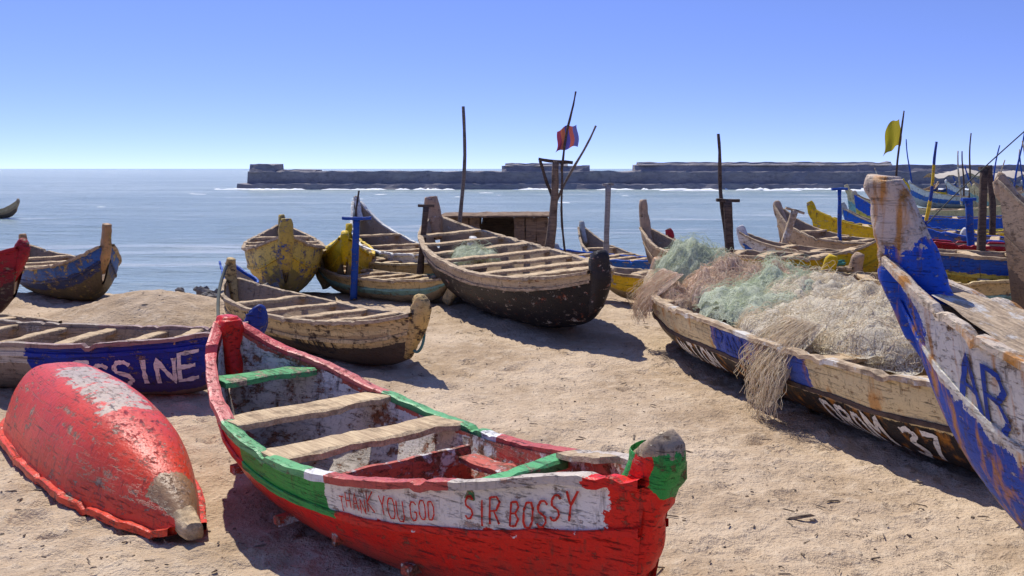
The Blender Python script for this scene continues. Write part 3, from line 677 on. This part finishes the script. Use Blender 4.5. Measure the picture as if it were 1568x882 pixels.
def rope(name,pts,r,m):
    cu=bpy.data.curves.new(name,'CURVE'); cu.dimensions='3D'; cu.bevel_depth=r; cu.materials.append(m)
    sp=cu.splines.new('NURBS'); sp.points.add(len(pts)-1); sp.use_endpoint_u=True; sp.order_u=4
    for i,p in enumerate(pts): sp.points[i].co=(*p,1)
    ob=bpy.data.objects.new(name,cu); sc.collection.objects.link(ob); return ob
MR=netmat('rope_dark',(.10,.11,.09),0); MRB=netmat('rope_teal',(.08,.22,.20),0)
rope('mooring_rope',[(8.2,12,4.2),(6.6,12.3,2.7),(5.8,12.6,1.9),(5.3,12.7,1.3)],.008,MR)
rope('mooring_rope',[(-.88,9.7,.66),(-.82,9.55,.45),(-.86,9.5,.2),(-.98,9.6,.22),(-1.0,9.7,.5)],.014,MRB)
rope('mooring_rope',[(-3.5,12.2,.8),(-3.55,11.8,.45),(-3.3,11.3,.3),(-3.2,10.8,.2)],.02,MR)
def coil(x,y,z,r,m,seed):
    R_=random.Random(seed); pts=[]
    for i in range(60): a=i*.42; rr=r*(.6+.4*R_.random()); pts.append((x+rr*math.cos(a),y+rr*math.sin(a),z+.0012*i+.01*R_.random()))
    rope('rope_coil',pts,.011,m)
MRG=netmat('rope_green',(.10,.35,.25),0)
coil(-2.6,11.4,.14,.14,MRG,1); coil(-.3,13.6,.16,.2,MRB,2); coil(4.6,14.2,.62,.16,MRG,3)
V=[];F=[];R=random.Random(3)
for k in range(1700):
    y=3.2+R.random()**1.3*11; x=R.uniform(-.52,.52)*y; z=gz(x,y)+.05*noise.noise(Vector((x,y,0))*.7)+.028*noise.noise(Vector((x,y,0))*2.4)+.010
    s0=R.uniform(.003,.009)*(2.4 if R.random()<.05 else 1); L=s0*R.choice([1,1.3,2,5]) ; a=R.uniform(0,3.14); b=len(V); dx,dy=math.cos(a),math.sin(a)
    for zz,sc_ in ((-.3,1),(.6,.7)):
        for p,q in ((-1,-1),(1,-1),(1,1),(-1,1)):
            V.append((x+dx*p*L*sc_-dy*q*s0*.6*sc_*R.uniform(.6,1.3),y+dy*p*L*sc_+dx*q*s0*.6*sc_,z+zz*s0*R.uniform(.6,1.2)))
    F+=[(b+4,b+5,b+6,b+7),(b,b+1,b+5,b+4),(b+1,b+2,b+6,b+5),(b+2,b+3,b+7,b+6),(b+3,b,b+4,b+7)]
mk('beach_debris',V,F,[wood('debris',(.55,.43,.28),(.12,.09,.07))],smooth=False)
V=[];F=[]
for k in range(70):
    x=-3.95+R.gauss(0,.32); y=14.0+R.gauss(0,.3); z=.12+.2*R.random(); r=R.uniform(.04,.12); b=len(V)
    for i in range(4):
        for j in range(6):
            t=math.pi*(i+.5)/4; a=j*math.pi/3; q=r*R.uniform(.7,1.3); V.append((x+q*math.sin(t)*math.cos(a),y+q*math.sin(t)*math.sin(a),z+q*.7*math.cos(t)))
    for i in range(3):
        for j in range(6): F.append((b+i*6+j,b+(i+1)*6+j,b+(i+1)*6+(j+1)%6,b+i*6+(j+1)%6))
    F.append(tuple(b+j for j in range(6)))
mk('rubble_heap',V,F,[wood('rubble',(.3,.26,.22),(.1,.1,.1),(.08,.2,.35))],smooth=False)
bc=Canoe('small_blue_object',(-4.15,14.5),(-3.6,13.7),[(0,.05,.62,.45),(.3,.15,.5,.3),(.7,.2,.4,.2),(1,.05,.35,.25)],m6,seed=99,strake=0,ends=(0,0),NS=20,rw=.03)  # small blue object near the rubble, shaped with the canoe hull builder

cd=bpy.data.cameras.new('camera'); cd.lens=35; cd.sensor_width=36; cd.shift_y=-183/1568; cd.clip_end=20000; cd.clip_start=.05
co=bpy.data.objects.new('camera',cd); sc.collection.objects.link(co); co.location=(0,0,2.0); co.rotation_euler=(rad(90),0,0)
sc.camera=co
sc.view_settings.view_transform='Standard'; sc.view_settings.look='None'; sc.view_settings.exposure=0
print('done')
